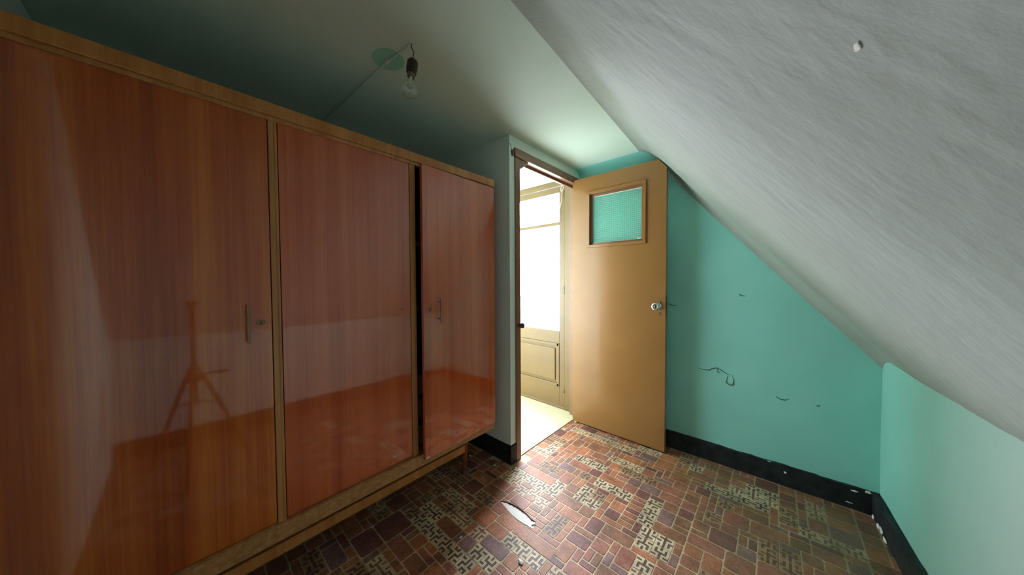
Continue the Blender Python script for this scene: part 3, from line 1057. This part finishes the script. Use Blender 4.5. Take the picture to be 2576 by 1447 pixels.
obj('loop', bm, STRING, cl)
bm = bmesh.new()
tube(bm, [(2.272, 1.431, 1.956), (2.274, 1.436, 1.90), (2.275, 1.445, 1.86), (2.276, 1.456, 1.82), (2.276, 1.460, 1.78), (2.276, 1.457, 1.74)], 0.0022, 6)
obj('tail', bm, STRING, cl)

# ------------------------------------------------------------------ wardrobe
WY, WX0, WX1 = 1.339, -0.314, 1.300
WB, WT = 0.249, 1.806
wd = empty('wardrobe', (0.5, 1.6, 0))
tag(wd, 'long glossy red-brown veneered wardrobe on tapered legs, right door ajar', 'wardrobe')
def wl(bm):
    bmesh.ops.translate(bm, vec=(-0.5, -1.6, 0), verts=bm.verts)
    return bm
def wb(name, b, mat, parent=None, bev=0.0015):
    bm = bmesh.new()
    box(bm, *b)
    return obj(name, wl(bm), mat, parent or wd, bev)
WBK = 1.86
wb('bottom_panel', (WX0, WX1 + 0.006, WY - 0.020, WBK, 0.248, 0.306), DUSTY)
wb('top_panel', (WX0, WX1, WY + 0.01, WBK, 1.770, 1.800), INSIDE)
tp_ = wb('top_rail', (WX0 - 0.002, WX1 + 0.022, WY - 0.014, WY + 0.012, 1.762, WT), RAILW, None, 0.003)
wb('rail_lip', (WX0, WX1 + 0.004, WY - 0.006, WY + 0.012, 1.748, 1.762), EDGE, None, 0.001)
wb('back_panel', (WX0, WX1, WBK - 0.006, WBK, WB, 1.80), INSIDE)
wb('side_panel', (WX0, WX0 + 0.018, WY + 0.018, WBK - 0.006, 0.306, 1.770), WOOD_M)
wb('side_panel', (WX1 - 0.018, WX1, WY, WBK - 0.006, 0.306, 1.770), WOOD_M)
wb('divider', (0.217, 0.242, WY - 0.003, WBK - 0.006, 0.306, 1.752), EDGE)
wb('divider', (0.753, 0.781, WY - 0.003, WBK - 0.006, 0.306, 1.752), EDGE)
for x in (0.2335, 0.7715):
    wb('edge_bead', (x, x + 0.003, WY - 0.0055, WY - 0.002, 0.308, 1.748), RAILW, None, 0.001)
for z in (1.36, 1.03):
    wb('shelf', (0.781, WX1 - 0.018, WY + 0.03, WBK - 0.006, z, z + 0.018), INSIDE)
for z in (0.68, 0.55, 0.42):
    wb('shelf', (0.781, WX1 - 0.018, WY + 0.022, WBK - 0.006, z, z + 0.018), INSIDE)
    wb('inner_drawer', (0.783, WX1 - 0.02, WY + 0.028, WY + 0.045, z - 0.085, z - 0.004), INSIDE)

def escutcheon(parent, x, y, z, horizontal=True):
    bm = bmesh.new()
    pts = [(0.013 * math.cos(2 * math.pi * i / 20), 0.0095 * math.sin(2 * math.pi * i / 20)) for i in range(20)]
    if not horizontal:
        pts = [(b_, a) for a, b_ in pts]
    prism(bm, [(x + a, z + b_) for a, b_ in pts], 1, y - 0.0025, y)
    e = obj('keyhole_plate', bm, BRASS, parent, 0.0008)
    bm = bmesh.new()
    prism(bm, [(x + 0.0021 * math.cos(2 * math.pi * i / 10), z + 0.002 + 0.0026 * math.sin(2 * math.pi * i / 10)) for i in range(10)], 1, y - 0.0032, y - 0.002)
    box(bm, x - 0.0012, x + 0.0012, y - 0.0032, y - 0.002, z - 0.006, z + 0.002)
    obj('keyhole', bm, HOLEM, e)

def bar_handle(parent, x, y, z0, z1, w=0.0065):
    bm = bmesh.new()
    box(bm, x - w / 2, x + w / 2, y - 0.024, y - 0.019, z0, z1)
    h = obj('handle', bm, BRONZE, parent, 0.001)
    for z in (z0 + 0.022, z1 - 0.022):
        bm = bmesh.new()
        tube(bm, [(x, y - 0.0195, z), (x, y, z)], 0.0028, 8)
        obj('handle_post', bm, BRONZE, h)

# left and middle doors, set just inside their frames
def flat_door(x0, x1, mat):
    bm = bmesh.new()
    box(bm, x0, x1, WY - 0.001, WY + 0.017, 0.309, 1.749)
    bmesh.ops.translate(bm, vec=(-0.5, -1.6, 0), verts=bm.verts)
    return obj('door', bm, mat, wd, 0.0012)
dl = flat_door(WX0 + 0.002, 0.2145, WOOD_L)
dm = flat_door(0.2445, 0.7505, WOOD_M)
hold = (-0.5, -1.6)
bar_handle(dl, 0.150 + hold[0], WY - 0.001 + hold[1], 0.975, 1.104, 0.0085)
escutcheon(dl, 0.184 + hold[0], WY - 0.001 + hold[1], 1.040)
bm = bmesh.new()
lathe(bm, [(0, -0.0005), (0.003, -0.0005), (0.003, 0.0006), (0, 0.0006)], 10, Matrix.Translation((0.705 - 0.5, WY - 0.0016 - 1.6, 1.045)) @ Matrix.Rotation(math.pi / 2, 4, 'X'))
obj('worn_mark', bm, HOLEM, dm)
# right door: hinged at the right end and left ajar
dr = bpy.data.objects.new('door', None)
bm = bmesh.new()
box(bm, -0.508, 0.0, -0.018, 0.0, 0.297, 1.742)
dr = obj('door', bm, WOOD_M, wd, 0.0012)
dr.location = (1.290 - 0.5, 1.3165 - 1.6, 0)
dr.rotation_euler = (0, 0, math.radians(2.5))
dr['label'] = 'right wardrobe door standing slightly ajar'
bar_handle(dr, -0.421, -0.018, 0.966, 1.097, 0.006)
escutcheon(dr, -0.468, -0.018, 1.036, False)
# base frame with tapered legs
for (x0, x1, y0, y1) in ((WX0 + 0.15, 1.115, 1.382, 1.402), (WX0 + 0.15, 1.115, 1.79, 1.81)):
    wb('base_rail', (x0, x1, y0, y1, 0.150, 0.192), RAILW, None, 0.002)
for x in (WX0 + 0.15, 1.105):
    wb('base_rail', (x, x + 0.02, 1.402, 1.79, 0.150, 0.192), RAILW, None, 0.002)
def leg(x, y):
    bm = bmesh.new()
    lathe(bm, [(0, 0), (0.011, 0.0), (0.0115, 0.01), (0.012, 0.011), (0.024, WB - 0.01), (0.026, WB - 0.0005), (0, WB - 0.0005)], 20, Matrix.Translation((x - 0.5, y - 1.6, 0)))
    l = obj('leg', bm, LEGW, wd)
    bm = bmesh.new()
    lathe(bm, [(0.0125, 0.0), (0.0128, 0.018), (0.0122, 0.02)], 20, Matrix.Translation((x - 0.5, y - 1.6, 0)))
    obj('ferrule', bm, BRASS, l)
for x in (WX0 + 0.14, 1.135):
    for y in (1.412, 1.80):
        leg(x, y)

# ------------------------------------------------------------------ bare bulb and its ceiling cable
BX, BY = 0.612, 1.055
lamp = empty('pendant_bulb', (BX, BY, ZC))
tag(lamp, 'bare clear bulb in a dark holder hanging from the ceiling on a short cord', 'light bulb')
tilt = Matrix.Translation((0, -0.008, -0.062)) @ Matrix.Rotation(math.radians(7), 4, Vector((0.6, 0.8, 0)))
bm = bmesh.new()
tube(bm, [(0, 0.004, 0), (0, 0.002, -0.015), (0.001, -0.012, -0.038), (0, -0.009, -0.05), (0, -0.008, -0.064)], 0.0024, 8)
obj('cord', bm, DARKCORD, lamp)
bm = bmesh.new()
tube(bm, [(0, -0.010, -0.036), (-0.006, -0.002, -0.036), (-0.008, 0.006, -0.044), (-0.003, 0.002, -0.056), (0, -0.008, -0.064)], 0.0022, 8)
obj('cord_knot', bm, CABLEP, lamp)
bm = bmesh.new()
lathe(bm, [(0, 0.002), (0.008, 0.0), (0.015, -0.006), (0.0205, -0.014), (0.0205, -0.042), (0.019, -0.052), (0.0185, -0.056), (0, -0.056)], 12, tilt)
for f in bm.faces:
    f.smooth = False
obj('lamp_holder', bm, BAKE, lamp)
bm = bmesh.new()
lathe(bm, [(0.0135, -0.055), (0.0145, -0.06), (0.0145, -0.068), (0.013, -0.071)], 20, tilt)
obj('bulb_cap', bm, BRASS, lamp)
bm = bmesh.new()
gp = [(0.0135, -0.069), (0.0145, -0.078), (0.020, -0.090), (0.0265, -0.102), (0.030, -0.115), (0.0295, -0.128), (0.024, -0.140), (0.013, -0.148), (0, -0.150)]
lathe(bm, gp, 28, tilt)
gb = obj('bulb_glass', bm, BULBG, lamp)
bm = bmesh.new()
lathe(bm, [(0.006, -0.070), (0.004, -0.082), (0.0018, -0.092), (0.0018, -0.104), (0, -0.106)], 10, tilt)
obj('glass_stem', bm, WHITEC, gb)
bm = bmesh.new()
tube(bm, [tilt @ Vector(p) for p in ((0.001, 0, -0.095), (0.010, 0.003, -0.106), (0.006, 0.008, -0.108), (-0.006, 0.008, -0.108), (-0.010, 0.003, -0.106), (-0.001, 0, -0.095))], 0.0006, 5)
obj('filament', bm, HOLEM, gb)

cab = empty('ceiling_cable', (BX, BY + 0.004, ZC))
tag(cab, 'painted-over cable running across the ceiling from the bulb to the wardrobe wall', 'cable')
ctr = [(BX - 0.004, 1.062), (0.606, 1.10), (0.597, 1.17), (0.592, 1.211), (0.588, 1.30), (0.583, 1.42), (0.580, 1.52), (0.572, 1.68), (0.566, 1.82), (0.562, 1.945)]
bm = bmesh.new()
tube(bm, [(x - BX, y - BY - 0.004, -0.0042 if y < 1.2 else -0.0034) for x, y in ctr], 0.0032, 8)
obj('cable', bm, CABLEP, cab)
for (x, y, mat, s) in ((0.592, 1.211, WHITEC, 1.0), (0.580, 1.53, CABLEP, 0.9)):
    bm = bmesh.new()
    box(bm, x - BX - 0.0055 * s, x - BX + 0.0055 * s, y - BY - 0.004 - 0.011 * s, y - BY - 0.004 + 0.011 * s, -0.0095 * s, -0.0002)
    obj('cable_clip', bm, mat, cab, 0.002)

# ------------------------------------------------------------------ plaster crumbs on the floor
crumbs = [((1.272, 1.521), 0.010, 'white plaster crumb on the floor behind the wardrobe leg'),
          ((1.342, 1.387), 0.006, 'tiny grey crumb on the dark floor near the partition baseboard'),
          ((1.307, 1.326), 0.007, 'flat pale crumb on the shaded floor before the partition corner'),
          ((0.833, 1.067), 0.008, 'small cream crumb at the edge of the lit floor by a red-brown block'),
          ((0.924, 0.785), 0.015, 'largest white plaster crumb on a cream key-pattern patch of floor'),
          ((2.168, 1.232), 0.018, 'white crumb at the foot of the open door beside the threshold'),
          ((1.112, 0.862), 0.012, 'bright white crumb at the end of the torn floor strip'),
          ((1.835, 0.62), 0.006, 'pin-sized pale crumb on the floor before the open door')]
for k, ((x, y), s, lab) in enumerate(crumbs):
    rdk = random.Random(40 + k)
    bm = bmesh.new()
    bmesh.ops.create_icosphere(bm, subdivisions=2, radius=1)
    for v in bm.verts:
        q = 1 + 0.35 * noise.noise(v.co * 1.7 + Vector((k * 3.1, 0, 0)))
        v.co = Vector((v.co.x * s * q, v.co.y * s * 0.65 * q, max(0, (v.co.z * 0.5 + 0.42) * s * 0.55 * q)))
    o = obj('plaster_crumb', bm, WHITEP)
    o.location = (x, y, 0.0006)
    o.rotation_euler = (0, 0, rdk.uniform(0, 3.1))
    tag(o, lab, 'crumb', 'plaster crumbs on the floor')

# ------------------------------------------------------------------ camera tripod (mirrored in the left wardrobe door)
tp = empty('tripod', (0.045, -0.02, 0))
tag(tp, 'black camera tripod mirrored in the glossy left wardrobe door', 'tripod')
bm = bmesh.new()
tube(bm, [(0, 0, 0.42), (0, 0, 1.04)], 0.013, 12)
obj('column', bm, BLACKP, tp)
bm = bmesh.new()
lathe(bm, [(0, 0.56), (0.034, 0.56), (0.040, 0.59), (0.034, 0.63), (0.022, 0.66), (0, 0.66)], 16)
obj('collar', bm, BLACKP, tp)
bm = bmesh.new()
lathe(bm, [(0, 1.02), (0.02, 1.02), (0.02, 1.05), (0.027, 1.055), (0.027, 1.065), (0, 1.065)], 16)
obj('head', bm, BLACKP, tp)
bm = bmesh.new()
tube(bm, [(0.02, 0.01, 0.60), (0.07, 0.03, 0.605), (0.075, 0.032, 0.605), (0.15, 0.06, 0.61)], [0.005, 0.005, 0.010, 0.010], 8)
obj('crank_handle', bm, BLACKP, tp)
for a in (100, 220, 340):
    ca, sa = math.cos(math.radians(a)), math.sin(math.radians(a))
    bm = bmesh.new()
    tube(bm, [(ca * 0.03, sa * 0.03, 0.61), (ca * 0.10, sa * 0.10, 0.44), (ca * 0.26, sa * 0.26, 0.008)], [0.014, 0.013, 0.009], 10)
    l = obj('leg', bm, BLACKP, tp)
    bm = bmesh.new()
    tube(bm, [(ca * 0.262, sa * 0.262, 0.0005), (ca * 0.258, sa * 0.258, 0.014)], [0.013, 0.011], 10)
    obj('rubber_foot', bm, BLACKP, l)
    bm = bmesh.new()
    tube(bm, [(0, 0, 0.43), (ca * 0.118, sa * 0.118, 0.40)], 0.006, 8)
    obj('brace', bm, BLACKP, tp)
